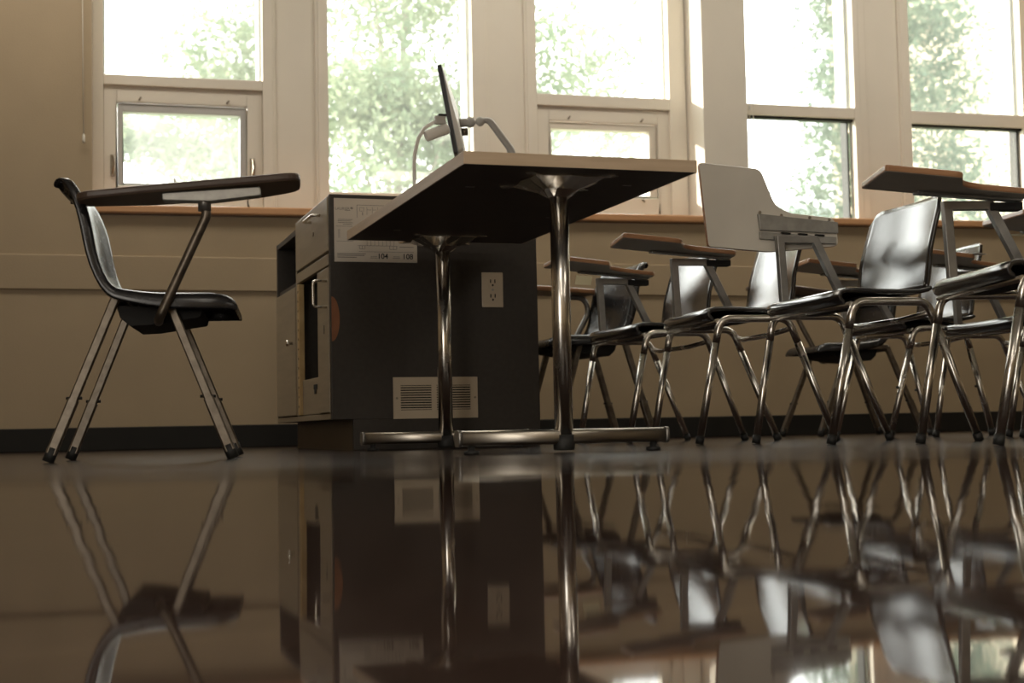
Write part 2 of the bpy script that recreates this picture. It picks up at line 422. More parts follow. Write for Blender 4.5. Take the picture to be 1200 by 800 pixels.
# pier-like panels between the windows
def mull_panel(name,x0,x1,inner=()):
    m=MB(); fr_box(m,x0,x1,ZS,ZT,.022,.10)
    for a,b in inner: fr_box(m,a,b,ZS,ZT,.006,.03)
    return struct(m.build(name,M['frame'],bevel=.003))
mull_panel('trim_3',1.078,1.316,((1.078,1.096),(1.298,1.316)))
mull_panel('trim_4',2.194,2.433,((2.194,2.212),(2.415,2.433)))
mull_panel('trim_5',4.43,4.722,((4.43,4.486),(4.704,4.722)))
def sash_window(name,x0,x1,gx0,gx1,rail0,rail1,gl0,gl1):
    root=empty(name,(0,0,0)); struct(root)
    m=MB(); fr_box(m,x0,gx0,ZS,ZT); fr_box(m,gx1,x1,ZS,ZT); fr_box(m,gx0,gx1,rail0,rail1); fr_box(m,gx0,gx1,2.86,ZT); fr_box(m,gx0,gx1,ZS,ZS+.03)
    m.build('window_frame',M['frame'],root,bevel=.004)
    m=MB(); fr_box(m,gx0,gx1,rail0-.014,rail0,.02,.07); fr_box(m,gl1,gl1+.010,ZS+.03,rail0,.05,.12)
    m.build('gasket',M['base'],root)
    m=MB(); fr_box(m,gx1-.022,gx1-.014,rail1,2.86,.06,.17); fr_box(m,gx1-.006,gx1,rail1,2.86,.06,.17); m.build('frame_edge',M['grey_sash'],root)
    m=MB(); fr_box(m,gx0-.01,gx1+.01,rail1-.01,2.87,.04,.046); m.build('pane',M['glass'],root)
    m=MB(); fr_box(m,gx0-.01,gx1+.01,ZS+.02,rail0+.01,.055,.061); m.build('pane',M['glass'],root)
    return root
w4=sash_window('window_4',3.60,4.44,3.717,4.40,1.772,1.834,3.717,4.372)
w5=sash_window('window_5',4.714,WIN_R+.06,4.770,5.54,1.760,1.834,4.770,5.523)

# made-up frame around the added fill light on the left wall, out of view
fill_frame=empty('left_fill_frame',(0,0,0)); struct(fill_frame)
m=MB()
for y in (-2.56,-1.04,.50,2.06): m.box(XL,XL+.09,y,y+.10,.08,2.44)
for y in (-2.46,-.94,.60):
    m.box(XL,XL+.09,y,y+(1.42 if y<0 else 1.46),.08,.17); m.box(XL,XL+.09,y,y+(1.42 if y<0 else 1.46),2.35,2.44)
m.build('window_frame',M['frame'],fill_frame)  # bars belong to the added fill light, no known window
# blind cords
t=empty('blind_cord',(.165,D-.03,1.46))
tag(t,'thin white blind cord hanging beside the leftmost window','blind cord')
MB().tube([(-.007,0,1.48),(-.004,0,.6),(0,0,.01)],.0022,6).build('cord',M['cord'],t)
MB().lathe([(.002,.014),(.006,.008),(.0065,-.02),(.004,-.03)],0,0,10).build('tassel',M['cord'],t)
t=empty('blind_cord',(3.70,D+.12,1.50))
tag(t,'looped white blind cord hanging in the window right of the pier','blind cord')
MB().tube([(-.012,0,1.43),(-.012,0,.4),(-.010,0,.03),(0,0,0),(.011,0,.03),(.013,0,.4),(.012,0,1.43)],.002,6).build('cord',M['cord'],t)
MB().lathe([(.002,.02),(.006,.014),(.006,-.008),(.003,-.014)],-.012,0,10).build('cord_joiner',M['lgrey'],t).location=(0,0,.30)

# ------------------------------------------------------------------ desks with plywood seats
TAB=[(-.415,0),(-.440,.272),(-.227,.256),(-.178,.135),(-.12,.113),(.033,.100),(.043,.008),(-.20,-.015)]
TABP=round_poly(TAB,[.012,.012,.035,.09,.05,.03,.02,.3],6)
def seat_and_back(root, ox, style, mat):
    # seat: flat board with a rolled front, turned up at the back
    prof=[(-.205,.412),(-.216,.420),(-.2195,.431),(-.214,.442),(-.198,.448),(-.15,.449),(-.08,.446),(0,.444),(.05,.445),(.078,.450),(.092,.458)]
    hw=.25; n=10; vs=[];fs=[]
    for (x,z) in prof:
        for j in range(n+1):
            v=-1+2*j/n
            vs.append((x+ox+.012*abs(v)**6*(1 if x<-.19 else 0),hw*v,z-.004*(1-v*v)))
    for i in range(len(prof)-1):
        for j in range(n):
            a=i*(n+1)+j; fs.append((a,a+1,a+n+2,a+n+1))
    MB().add(vs,fs,0,True).build('seat',mat,root,solid=.013,bevel=.003)
    # backrest
    if style=='flat':
        bp=[(.090,.457),(.101,.475),(.112,.505),(.124,.545),(.139,.60),(.155,.655),(.171,.705),(.184,.745)]
        def hwf(s): return .222-.012*s
        top_r=.05; notch=0
    else:
        bp=[(.090,.462),(.100,.475),(.112,.505),(.124,.545),(.139,.60),(.155,.655),(.174,.705),(.196,.742)]
        def hwf(s): return .205-.055*max(0,s-.25)
        top_r=.13; notch=.055
    L=[0]
    for i in range(1,len(bp)): L.append(L[-1]+math.dist(bp[i],bp[i-1]))
    tot=L[-1]
    def at(s):
        for i in range(1,len(L)):
            if s<=L[i]+1e-9:
                k=(s-L[i-1])/(L[i]-L[i-1]); return [bp[i-1][q]*(1-k)+bp[i][q]*k for q in (0,1)]
        return bp[-1]
    nu,nv=18,20; vs=[];fs=[]
    for i in range(nu+1):
        for j in range(nv+1):
            v=-1+2*j/nv
            lo=notch*max(0,1-(v/.55)**2)**.5 if abs(v)<.55 else 0
            sfrac=i/nu
            # rounded top corners: the top edge drops near the sides
            hwm=hwf(1); a=abs(v)*hwm-(hwm-top_r)
            drop=0 if a<=0 else top_r-math.sqrt(max(0,top_r**2-a*a))
            s=lo+(tot-drop-lo)*sfrac
            x,z=at(min(max(s,0),tot))
            y=hwf(s/tot)*v
            fwd=(.020 if style=='flat' else .05)*min(1,s/.12)*(v*v)
            vs.append((x+ox-fwd,y,z+.002*fwd))
    for i in range(nu):
        for j in range(nv):
            a=i*(nv+1)+j; fs.append((a,a+1,a+nv+2,a+nv+1))
    MB().add(vs,fs,0,True).build('backrest',mat,root,solid=.011)
def side_frames(root, Lf,Lb,bf,bb,wf,wb,H, rad, tube_r=.0125, screws=False):
    hz=H-.008
    for sgn in (-1,1):
        A=Vector((-Lf,sgn*wf,.012)); B=Vector((-bf,sgn*wb,hz)); C=Vector((bb,sgn*wb,hz)); E_=Vector((Lb,sgn*wf,.012))
        p=A.lerp(B,.80); q=E_.lerp(C,.80)
        for s0,s1 in ((A,p),(E_,q)):
            lg=MB().tube([s0,s1],tube_r,14).build('leg',M['chromeleg'],root)
            dr=(s1-s0).normalized()
            MB().tube([s0-dr*.011,s0+dr*.014],tube_r*1.12,14).build('rubber_foot',M['rubber'],lg)
            if screws:
                c=s0.lerp(s1,.55); MB().tube([c+Vector((-.02,0,0)),c+Vector((-.009,0,0))],.005,8).build('adjusting_screw',M['rubber'],lg)
        MB().tube([p]+fillet([p,B,C,q],rad,7)[1:],tube_r,14).build('side_rail',M['chromeleg'],root)
    MB().tube([(-bf-.006,-wb,hz-.008),(-bf-.006,wb,hz-.008)],.009,10).build('cross_bar',M['chromeleg'],root)
    xb=bb+.02
    MB().tube(fillet([(xb,-wb,hz-.03),(xb-.03,-wb*.5,hz-.045),(xb-.03,wb*.5,hz-.045),(xb,wb,hz-.03)],.08,5),.009,10).build('cross_bar',M['chromeleg'],root)
def strut_and_tablet(root, mode, zoff=0.0, tilt=4.6):
    sec=[(-.9,-1),(.9,-1),(1,-.9),(1,.9),(.9,1),(-.9,1),(-1,.9),(-1,-.9)]
    MB().tube([(-.170,.205,.425),(-.180,.205,.655+zoff),(-.058,.205,.655+zoff),(.046,.205,.445)],.0125,sect=sec,up=(0,1,0),smooth=False).build('tablet_support',M['steel'],root,bevel=.002)
    tz=.672+zoff
    if mode=='down':
        # pivot at the support, writing end raised a little
        a=math.radians(tilt); ca,sa=math.cos(a),math.sin(a)
        def fn(u,v,t):
            x=u+.12; return (-.12+x*ca+t*sa, .225-v, tz+.012-x*sa+t*ca)
        MB().prism(TABP,fn,0,.018,0,1,2).build('tablet',[M['tabunder'],M['tabtop'],M['tabedge']],root,bevel=.004)
        h=MB()
        hp=[(-.27,.01),(-.27,.05),(.03,.05),(.03,.01)]
        h.prism(hp,lambda u,v,t: fn(u,v-.005,t),-.008,0)
        h.prism([(-.26,.035),(-.26,.06),(-.02,.06),(-.02,.035)],fn,-.012,-.006)
        h.build('hinge_plate',M['steel'],root,bevel=.002)
        MB().box(-.06,.03,.185,.225,tz-.032,tz-.010).build('pivot_block',M['dark'],root,bevel=.002)
    else:
        # folded up on edge, underside turned to the aisle
        def fn(u,v,t): return (u,.232+t,.632+v)
        MB().prism(TABP,fn,0,.018,0,1,2).build('tablet',[M['tabunder'],M['tabtop'],M['tabedge']],root,bevel=.003)
        h=MB()
        h.prism([(-.245,.108),(-.24,.055),(.037,.048),(.037,.085)],fn,-.012,-.001)
        h.prism([(-.24,.050),(-.24,.026),(.03,.012),(.03,.036)],fn,-.010,-.001)
        h.build('hinge_plate',M['zinc'],root,bevel=.002)
        for u,v in ((-.235,.114),(-.16,.105),(-.06,.1),(.01,.094),(-.20,.09)): MB().lathe([(.005,.230),(.005,.2275),(.003,.2265)],u,.632+v,10,axis='y').build('screw',M['brass'],root)
        for u in (-.15,-.09,-.03): MB().prism([(u-.015,.049-.04*(u+.15)),(u-.015,.044-.04*(u+.15)),(u+.015,.042-.04*(u+.15)),(u+.015,.047-.04*(u+.15))],fn,-.016,-.004).build('slot',M['dark'],root)
GP='plywood tablet-arm desks in rows facing left'
def ply_desk(label, X,Y,th, mode='down', scale=1.0, legs=(.256,.218,.179,.059,.262,.273), style='flat', ox=0.0, zoff=0.0, rad=.05, screws=False, tilt=4.6, seat='ply'):
    root=empty('tablet_arm_desk',(X,Y,0),th); root.scale=(scale,)*3
    tag(root,label,'desk',GP)
    side_frames(root,*legs,.42,rad,screws=screws)
    seat_and_back(root,ox,style,M[seat])
    # under-seat fixing plate
    MB().box(-.12+ox,.05+ox,-.20,.20,.424,.434).box(-.13+ox,-.06+ox,-.2,.2,.405,.426).build('seat_bracket',M['dark'],root,bevel=.003)
    strut_and_tablet(root,mode,zoff,tilt)
    return root
dB=ply_desk('black plywood desk whose pale tablet is folded up on edge, scratched back in glare',2.417,3.944,-.057,'up')
dA=ply_desk('black plywood desk whose level tablet floats below the right corner of the table',2.323,4.582,-.116)
dY=ply_desk('black plywood desk whose tablet is crossed by the near table post',2.324,5.287,-.003)
dC=ply_desk('nearest black plywood desk, cut by right edge, tablet set against rightmost window',2.502,3.188,-.229)
dE=ply_desk('plywood desk with bolt-adjusted legs seen through the frame of the raised-tablet desk',3.377,5.172,-.094,scale=1.04,legs=(.212,.207,.101,.107,.236,.236),ox=.055,zoff=-.03,rad=.045,screws=True)
dF=ply_desk('dark desk seen beneath the nearest right-hand seat, white scrap on its tablet corner',3.449,4.52,-.076,scale=.94)
dH=ply_desk('desk at the right edge showing only its tablet corner with hanging paper',3.39,3.88,-.03)

# ------------------------------------------------------------------ moulded shell desks
def shell(root, mat):
    prof=[(.214,.712,.135),(.211,.727,.150),(.203,.734,.165),(.193,.727,.178),(.182,.700,.190),(.169,.650,.196),(.156,.596,.200),(.148,.540,.200),(.133,.487,.198),(.108,.445,.198),(.066,.424,.202),(0,.414,.205),(-.08,.412,.207),(-.16,.418,.205),(-.205,.421,.198),(-.232,.415,.188),(-.244,.402,.184),(-.241,.388,.182)]
    n=16; vs=[];fs=[]; m=n+3
    for i,(x,z,hw) in enumerate(prof):
        up=0 if i<2 else min(1,(i-1)/4)
        row=[]
        for j in range(n+1):
            v=-1+2*j/n; e=abs(v)**2.4
            if i<=9: dx,dzz=-.040*e*up,.004*e
            elif i<=11: dx,dzz=-.018*e,.022*e
            else: dx,dzz=0,.022*e*max(0,1-(i-12)/4)
            row.append((x+dx,hw*v,z+dzz))
        k=max(0,min(1,(i-7)/4))                     # 0 on the back, 1 on the seat
        g=.4+.6*up if i<14 else max(.25,1-(i-13)*.25)
        ox_,oz_=(.034*(1-k)*g,-.040*k*g-.012*(1-k)*(k>0))
        a,b_=row[0],row[-1]
        if i>=12: oz_=.388-a[2]
        row=[(a[0]+ox_,a[1]-.004,a[2]+oz_)]+row+[(b_[0]+ox_,b_[1]+.004,b_[2]+oz_)]
        vs+=row
    for i in range(len(prof)-1):
        for j in range(m-1):
            q=i*m+j; fs.append((q,q+1,q+m+1,q+m))
    return MB().add(vs,fs,0,True).build('seat_shell',mat,root,solid=.008,subsurf=1)
def shell_desk(label,X,Y,th,legs=(.23,.23,.064,.064,.19,.17),H=.435,tab=None,style='shell',group=None,scale=1.0):
    root=empty('moulded_tablet_desk',(X,Y,0),th); root.scale=(scale,)*3
    tag(root,label,'desk',group)
    Lf,Lb,bf,bb,wf,wb=legs
    sec=[(-.75,-1),(.75,-1),(1,-.7),(1,.7),(.75,1),(-.75,1),(-1,.7),(-1,-.7)]
    for sgn in (-1,1):
        A=Vector((-Lf,sgn*wf,.010)); B=Vector((-bf,sgn*wb,H-.008)); C=Vector((bb,sgn*wb,H-.008)); E_=Vector((Lb,sgn*wf,.010))
        for s0,s1 in ((A,B),(E_,C)):
            lg=MB().tube([s0.lerp(s1,.02),s1],.0115,sect=sec,up=(0,1,0),smooth=False).build('leg',M['dullleg'],root)
            MB().tube([s0.lerp(s1,.03),s0.lerp(s1,.36)],.0135,sect=sec,up=(0,1,0),smooth=False).build('leg_sleeve',M['dullleg'],lg)
            dr=(s1-s0).normalized()
            MB().tube([s0-dr*.008,s0+dr*.03],.0155,12).build('rubber_foot',M['rubber'],lg)
            c=s0.lerp(s1,.37); MB().tube([c-Vector((.020,0,0)),c+Vector((.020,0,0))],.004,8).build('adjusting_pin',M['rubber'],lg)
        MB().tube([B,C],.0115,sect=sec,up=(0,1,0),smooth=False).build('side_rail',M['dullleg'],root)
    shell(root,M['plastic'])
    MB().prism(round_poly([(-.155,.397),(-.150,.372),(-.02,.352),(.03,.350),(.055,.372),(.066,.405),(-.02,.400)],.008,3),lambda u,v,t:(u,t,v),-.165,.165).build('seat_bracket',M['dark'],root,bevel=.004)
    MB().tube([(-bf,-wb,H-.02),(-bf,wb,H-.02)],.009,10).tube([(bb,-wb,H-.02),(bb,wb,H-.02)],.009,10).build('cross_bar',M['dullleg'],root)
    if tab=='long':
        MB().tube(fillet([(-.042,.16,.362),(-.048,.215,.366),(-.172,.245,.628),(-.166,.245,.688)],[.03,.05],7),.0125,14).build('tablet_support',M['dullleg'],root)
        MB().lathe([(.0165,.640),(.0165,.690)],-.167,.245,16).build('collar',M['steel'],root)
        a=math.radians(5.4); ca,sa=math.cos(a),math.sin(a)
        out=round_poly([(-.415,.285),(-.415,.09),(-.30,.03),(-.02,.07),(.155,.15),(.155,.275),(0,.285)],[.045,.07,.12,.12,.05,.05,.1],6)
        def fn(u,v,t): return (-.12+(u+.12)*ca+t*sa, v, .690-(u+.12)*sa+t*ca)
        MB().prism(out,fn,0,.021,0,1,2).build('tablet',[M['tabdark'],M['tabtop'],M['tabdark2']],root,bevel=.006)
        MB().prism(round_poly([(-.31,-.030),(-.31,-.006),(-.06,.0),(-.06,-.020),(-.18,-.034)],.006,3),lambda u,v,t: fn(u,.245+t,v),-.022,.022).build('hinge_plate',M['zinc'],root,bevel=.003)
        MB().lathe([(.006,.217),(.006,.222)],-.20,.687,10,axis='y').build('screw',M['rubber'],root)
    elif tab=='low':
        MB().tube(fillet([(.03,.16,.40),(.035,.2,.43),(.11,.2,.56),(.09,.2,.622),(.0,.2,.626)],[.03,.08,.05],8),.012,14).build('tablet_support',M['steel'],root)
        out=round_poly([(-.32,.25),(-.32,0),(-.10,.04),(.12,.13),(.12,.25)],[.06,.06,.1,.05,.05],6)
        MB().prism(out,lambda u,v,t:(u,v,t),.632,.654,0,1,2).build('tablet',[M['tabdark'],M['tabtop'],M['tabedge']],root,bevel=.006)
    return root
M['tabdark2']=pmat('dark_band_edge',(.085,.055,.04),.4,var=.15,scale=20)
dL=shell_desk('black moulded shell desk standing alone at the left, facing right, with long tilted tablet',.263,4.05,PI-.16,tab='long')
dG=shell_desk('black moulded shell desk against the wall, seen through the legs of the middle desks',3.666,6.128,-.075,legs=(.26,.258,.099,.10,.212,.19),H=.42,tab='long')
dX=shell_desk('black moulded shell desk beside the cabinet, low brown tablet behind the table post',2.236,5.907,.07,scale=1.04,legs=(.22,.222,.096,.098,.172,.16),H=.43,tab='low')

# ------------------------------------------------------------------ notes and scraps of paper
def sheet(name,label,pts,mat,cat,th=.0012,group=None):
    P=[Vector(p) for p in pts]; n=(P[1]-P[0]).cross(P[2]-P[0]).normalized()*th
    base=P[0].copy()
    m=MB(); k=len(P)
    lo=[p-base for p in P]; hi=[p-base+n for p in P]
    m.add(lo,[tuple(range(k))[::-1]]); m.add(hi,[tuple(range(k))]); m.add(lo+hi,[(i,(i+1)%k,(i+1)%k+k,i+k) for i in range(k)])
    o=m.build(name,mat,loc=base); tag(o,label,cat,group); return o

# ------------------------------------------------------------------ table
tb=empty('pedestal_table',(1.277,4.09,0))
tag(tb,'rectangular two-post table with dark underside, tan edge and chrome feet before the cabinet','table')
x0,x1,y0,y1=-.305,.310,-.717,.717
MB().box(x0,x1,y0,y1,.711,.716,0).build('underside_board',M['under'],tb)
MB().box(x0-.001,x1+.001,y0-.001,y1+.001,.716,.741).build('table_top',M['tan'],tb,bevel=.002)
edge=MB().box(x0-.004,x1+.004,y0-.004,y0,.711,.742).box(x0-.004,x1+.004,y1,y1+.004,.711,.742).box(x0-.004,x0,y0,y1,.711,.742).box(x1,x1+.004,y0,y1,.711,.742)
edge.build('edge_band',M['tan'],tb)
def pedestal(yc,name='pedestal'):
    MB().tube([(0,yc,.045),(0,yc,.675)],.0245,28).build('post',M['chrome'],tb)
    # flared four-armed mounting plate
    sp=MB()
    ring0=[];ring1=[];ring2=[]
    N=16
    for j in range(N):
        a=2*PI*j/N
        star=.070+.058*abs(math.cos(2*a))**3 if True else .1
        st=.105+.028*max(0,math.cos(4*(a-PI/4)))
        ring0.append((.029*math.cos(a),yc+.029*math.sin(a),.664)); ring1.append((.052*math.cos(a)*(1+.15*math.cos(4*(a-PI/4))),yc+.052*math.sin(a)*(1+.15*math.cos(4*(a-PI/4))),.682)); ring2.append((st*math.cos(a),yc+st*math.sin(a),.705))
    ring3=[(x,y,.7105) for x,y,z in ring2]
    vs=ring0+ring1+ring2+ring3; fs=[]
    for i in range(3):
        for j in range(N): fs.append((i*N+j,i*N+(j+1)%N,(i+1)*N+(j+1)%N,(i+1)*N+j))
    sp.add(vs,fs,0,False); sp.add(ring0,[tuple(range(N))[::-1]]); sp.add(ring3,[tuple(range(N))])
    sp.build('mounting_spider',M['chrome'],tb)
    for q in range(4):
        a=PI/4+q*PI/2
        MB().box(-.012,.012,-.022,.022,.706,.711).build('mounting_tab',M['chromeleg'],tb,loc=(.145*math.cos(a),yc+.145*math.sin(a),0)).rotation_euler=(0,0,a-PI/2)
    bar=MB()
    prof=[]
    for j in range(16):
        a=2*PI*j/16; prof.append((math.copysign(abs(math.cos(a))**.6,math.cos(a)),math.copysign(abs(math.sin(a))**.6,math.sin(a))))
    bar.tube([(-.282,yc,.041),(.282,yc,.041)],.0195,sect=prof)
    bar.build('foot_bar',M['dullchrome'],tb)
    for s in (-1,1):
        MB().tube([(s*.280,yc,.041),(s*.289,yc,.041)],.0215,sect=prof).build('end_cap',M['steel'],tb)
        MB().lathe([(.009,.022),(.009,.010),(.019,.009),(.020,.001),(.016,0)],s*.25,yc,16).build('levelling_foot',M['rubber'],tb)
    MB().lathe([(.026,.006),(.028,.010),(.028,.046)],0,yc,24).build('post_socket',M['rubber'],tb)
pedestal(-.541); pedestal(.629)
for x,y in ((-.2,-.4),(.21,-.5),(-.2,.45),(.2,.1)): MB().box(x-.012,x+.012,y-.003,y+.003,.7095,.7115).build('staple',M['steel'],tb)

# ------------------------------------------------------------------ cabinet
cb=empty('equipment_cabinet',(.935,4.95,0))
tag(cb,'dark laminate equipment cabinet with vent and outlet on its end panel, behind the table','cabinet')
cw,cd,hn=.755,1.24,.890
end=MB(); end.box(.075,cw,0,.025,0,.107).box(0,cw,0,.025,.107,hn); end.build('end_panel',M['cab'],cb,bevel=.002)
car=MB()
car.box(.005,cw-.005,.025,.70,.865,hn-.001)            # top of drawer bay
car.box(.005,cw-.005,.70,cd-.02,.845,.866)             # top of niche bay
car.box(.40,cw-.003,.025,cd,.107,.866)                 # core behind the bays
car.box(.005,.40,.700,.722,.107,.866)                  # divider
car.box(.003,.40,.03,cd-.02,.107,.128)                 # bottom shelf
car.box(.012,.40,.722,cd-.02,.640,.661)                # niche shelf
car.box(.012,.40,.03,.70,.645,.690)
car.build('carcass',M['cab'],cb,bevel=.0015)
MB().box(.003,cw-.003,cd-.022,cd,.107,.866).build('end_panel',M['cab'],cb,bevel=.002)
MB().box(.079,cw-.02,.03,cd-.04,0,.107).build('kick_board',M['kick'],cb)
MB().box(0,.02,.025,.03,.11,.64).box(0,.03,.026,cd,.108,.128).box(0,.024,.70,.722,.13,.866).build('face_frame',M['cabside'],cb,bevel=.0015)
dw=MB().box(-.004,.016,.028,.698,.694,.886).build('drawer',M['cabside'],cb,bevel=.003)
dh=MB().tube(fillet([(-.003,.16,.838),(-.034,.16,.838),(-.034,.34,.838),(-.003,.34,.838)],.018,5),.0055,10).build('handle',M['chrome'],dw)
MB().lathe([(.009,-.0065),(.009,-.004)],.30,.79,14,axis='x').build('lock',M['brass'],dw)
MB().box(-.003,.014,.028,.699,.645,.684).build('rail',M['cabside'],cb,bevel=.002)
# narrow door leaf left of the open bay, with wire pull
dr=MB().box(-.004,.015,.028,.235,.132,.638).build('door',M['cabside'],cb,bevel=.003)
MB().tube(fillet([(-.003,.05,.592),(-.052,.05,.592),(-.052,.05,.500),(-.003,.05,.500)],.014,5),.005,10).build('handle',M['chrome'],dr)
MB().box(-.0045,-.003,.10,.112,.41,.44).build('lock_slot',M['dark'],dr)
MB().box(-.006,.014,.622,.664,.132,.638).build('hinge_strip',M['pale_wood'],cb,bevel=.001)
hs=MB()
for k in range(13): hs.lathe([(.005,-.0066),(.005,-.0058)],.645,.165+k*.037,8,axis='x')
hs.build('peg_hole',M['dark'],cb)
ib=MB().box(.004,.30,.25,.615,.13,.265).build('inner_drawer',M['cabside'],cb,bevel=.003)
MB().box(.001,.006,.30,.36,.222,.240).box(.0005,.006,.32,.345,.205,.224).build('finger_pull',M['dark'],ib)
d2=MB().box(-.004,.016,.726,cd-.024,.132,.638).build('door',M['cabside'],cb,bevel=.003)
MB().lathe([(.006,-.004),(.006,-.016),(.012,-.018),(.012,-.028),(.006,-.031)],.80,.42,14,axis='x').build('knob',M['chrome'],d2)
# worn patch beside the corner, vent, outlet
pt=[]
for j in range(15):
    a=-PI/2+PI*j/14; pt.append((.003+.028*math.cos(a),.455+.078*math.sin(a)))
MB().prism(pt,lambda u,v,t:(u,t,v),-.0012,.001).build('worn_patch',M['rust'],cb)
vt=MB()
vx0,vx1,vz0,vz1=.216,.522,.106,.251
vt.box(vx0,vx1,-.006,0,vz1-.028,vz1).box(vx0,vx1,-.006,0,vz0,vz0+.030).box(vx0,vx0+.026,-.006,0,vz0+.03,vz1-.028).box(vx1-.026,vx1,-.006,0,vz0+.03,vz1-.028).box(.354,.372,-.006,0,vz0+.03,vz1-.028)
for k in range(10): vt.box(vx0+.026,vx1-.026,-.005,-.001,vz0+.032+k*.0087,vz0+.0364+k*.0087)
vto=vt.build('vent_grille',M['almond'],cb); vto['label']='almond louvred vent grille'
MB().box(vx0+.02,vx1-.02,-.0008,.0005,vz0+.025,vz1-.025).build('vent_recess',M['dark'],vto)
for x in (vx0+.012,vx1-.010): MB().lathe([(.004,-.0085),(.004,-.006)],x,.178,10,axis='y').build('screw',M['brass'],vto)
ot=MB().box(.545,.625,-.006,0,.498,.624).build('outlet',M['almond'],cb,bevel=.003); ot['label']='almond duplex outlet plate'
for zc in (.587,.535):
    rc=MB().prism(round_poly([(.567,zc-.020),(.603,zc-.020),(.603,zc+.020),(.567,zc+.020)],.012,4),lambda u,v,t:(u,t,v),-.0085,-.005).build('receptacle',M['almond'],ot)
    for q in ((.575,.579,-.002,.011),(.591,.595,-.002,.011),(.582,.588,-.013,-.006)): MB().box(q[0],q[1],-.0095,-.008,zc+q[2],zc+q[3]).build('slot',M['dark'],rc)
MB().lathe([(.004,-.0085),(.004,-.006)],.585,.561,10,axis='y').build('screw',M['zinc'],ot)

# instruction sheet taped to the end panel
ps=empty('instruction_sheet',(.95,4.948,.654))
tag(ps,'white printed instruction sheet with room-seating drawing taped to the cabinet end panel','sheet')
pw,ph=.295,.222
MB().box(0,pw,-.0012,0,0,ph).build('paper',M['paper'],ps)
S=pw/770.0
def T(px,py): return ((px-95)*S, ph-(py-95)*ph/610)
def bar(mb,x0,y0,x1,y1):
    a=T(x0,y1); b=T(x1,y0); mb.box(a[0],b[0],-.0018,-.001,a[1],b[1])
def text(body,px,py,hpx,mat,name='printed_text',bold=False):
    cu=bpy.data.curves.new('txt','FONT'); cu.body=body; cu.size=hpx*ph/610/.70; cu.extrude=.0002
    if bold: cu.offset=.0004
    tmp=bpy.data.objects.new('txt',cu); COL.objects.link(tmp); bpy.context.view_layer.update()
    me=bpy.data.meshes.new_from_object(tmp.evaluated_get(bpy.context.evaluated_depsgraph_get()))
    COL.objects.unlink(tmp); bpy.data.objects.remove(tmp)
    me.materials.clear(); me.materials.append(mat)
    o=bpy.data.objects.new(name,me); COL.objects.link(o); o.parent=ps
    a=T(px,py); o.location=(a[0],-.0018,a[1]); o.rotation_euler=(PI/2,0,0)
    return o
text('LAURIER',105,207,26,M['greyink'])
text('104',490,671,50,M['ink'],bold=True); text('108',725,671,50,M['ink'],bold=True)
lf=[(0,1),(.2,.55),(.55,.7),(.45,.3),(1,.25),(.75,0),(.85,-.3),(.3,-.35),(.08,-.3),(.06,-.9),(-.06,-.9),(-.08,-.3),(-.3,-.35),(-.85,-.3),(-.75,0),(-1,.25),(-.45,.3),(-.55,.7),(-.2,.55)]
c=T(258,190); MB().prism([(c[0]+x*.0062,c[1]+y*.0062) for x,y in lf],lambda u,v,t:(u,t,v),-.0018,-.001).build('maple_leaf',M['greyink'],ps)
pr=MB()
for y,xa,xb in ((213,195,245),(300,130,265),(314,128,250),(330,132,268),(346,175,258)): bar(pr,xa,y-3,xb,y+2)
bar(pr,112,363,262,366); bar(pr,115,507,270,510)
for y in (400,415,432,450,470): bar(pr,130,y-3,150,y+2)
for k,y in enumerate((628,644,662)): bar(pr,120,y-4,(385,372,298)[k],y+3)
for x in (430,640): bar(pr,x,648,x+60,652); bar(pr,x-5,662,x+62,667)
bar(pr,700,552,832,558)
bar(pr,320,604,832,607)
pr.build('printed_lines',M['greyink'],ps)
dgm=MB()
for a in ((305,155,840,159),(305,155,309,280),(836,155,840,280)): bar(dgm,*a)
for k in range(5): bar(dgm,398+k*50,175,401+k*50,250); bar(dgm,398+k*50,200,440+k*50,203)
bar(dgm,330,180,372,183); bar(dgm,330,213,372,216); bar(dgm,330,180,333,216); bar(dgm,369,180,372,216); bar(dgm,355,225,362,255)
for k in range(8): bar(dgm,395+k*36,500,398+k*36,545)
bar(dgm,310,545,680,549)
for x in (325,350,375,605,640,670): bar(dgm,x,550,x+4,580)
bar(dgm,330,578,372,582); bar(dgm,608,578,670,582)
dgm.build('printed_drawing',M['greyink'],ps)

# ------------------------------------------------------------------ monitor, document camera on the cabinet
HT=hn
mo=empty('monitor',(1.60,5.46,HT))
tag(mo,'thin monitor seen edge-on above the table corner, white back, on a grey swing arm','monitor')
# panel plane lies almost along the line of sight, top leaning forward
ang=math.radians(19.0)
ax=Vector((math.sin(ang),math.cos(ang),0)); lean=math.radians(9.6)
nx=Vector((math.cos(ang),-math.sin(ang),0))
upv=(Vector((0,0,1))*math.cos(lean)-nx*math.sin(lean))
nrm=ax.cross(upv).normalized()
if nrm.x<0: nrm=-nrm
cpos=Vector((-.072,0.02,.400))
def mp(a,b,t): return cpos+ax*a+upv*b+nrm*t
def slab(mb,a0,a1,b0,b1,t0,t1):
    vs=[mp(a,b,t) for t in (t0,t1) for a,b in ((a0,b0),(a1,b0),(a1,b1),(a0,b1))]
    mb.add(vs,[(0,3,2,1),(4,5,6,7),(0,1,5,4),(1,2,6,5),(2,3,7,6),(3,0,4,7)]); return mb
slab(MB(),-.20,.25,-.175,.175,-.012,.006).build('bezel',M['black'],mo,bevel=.004)
bk=MB(); vs=[mp(a,b,.0065) for a,b in ((-.195,-.17),(.245,-.17),(.245,.17),(-.195,.17))]+[mp(a,b,.030) for a,b in ((-.17,-.15),(.22,-.15),(.12,.05),(-.07,.05))]
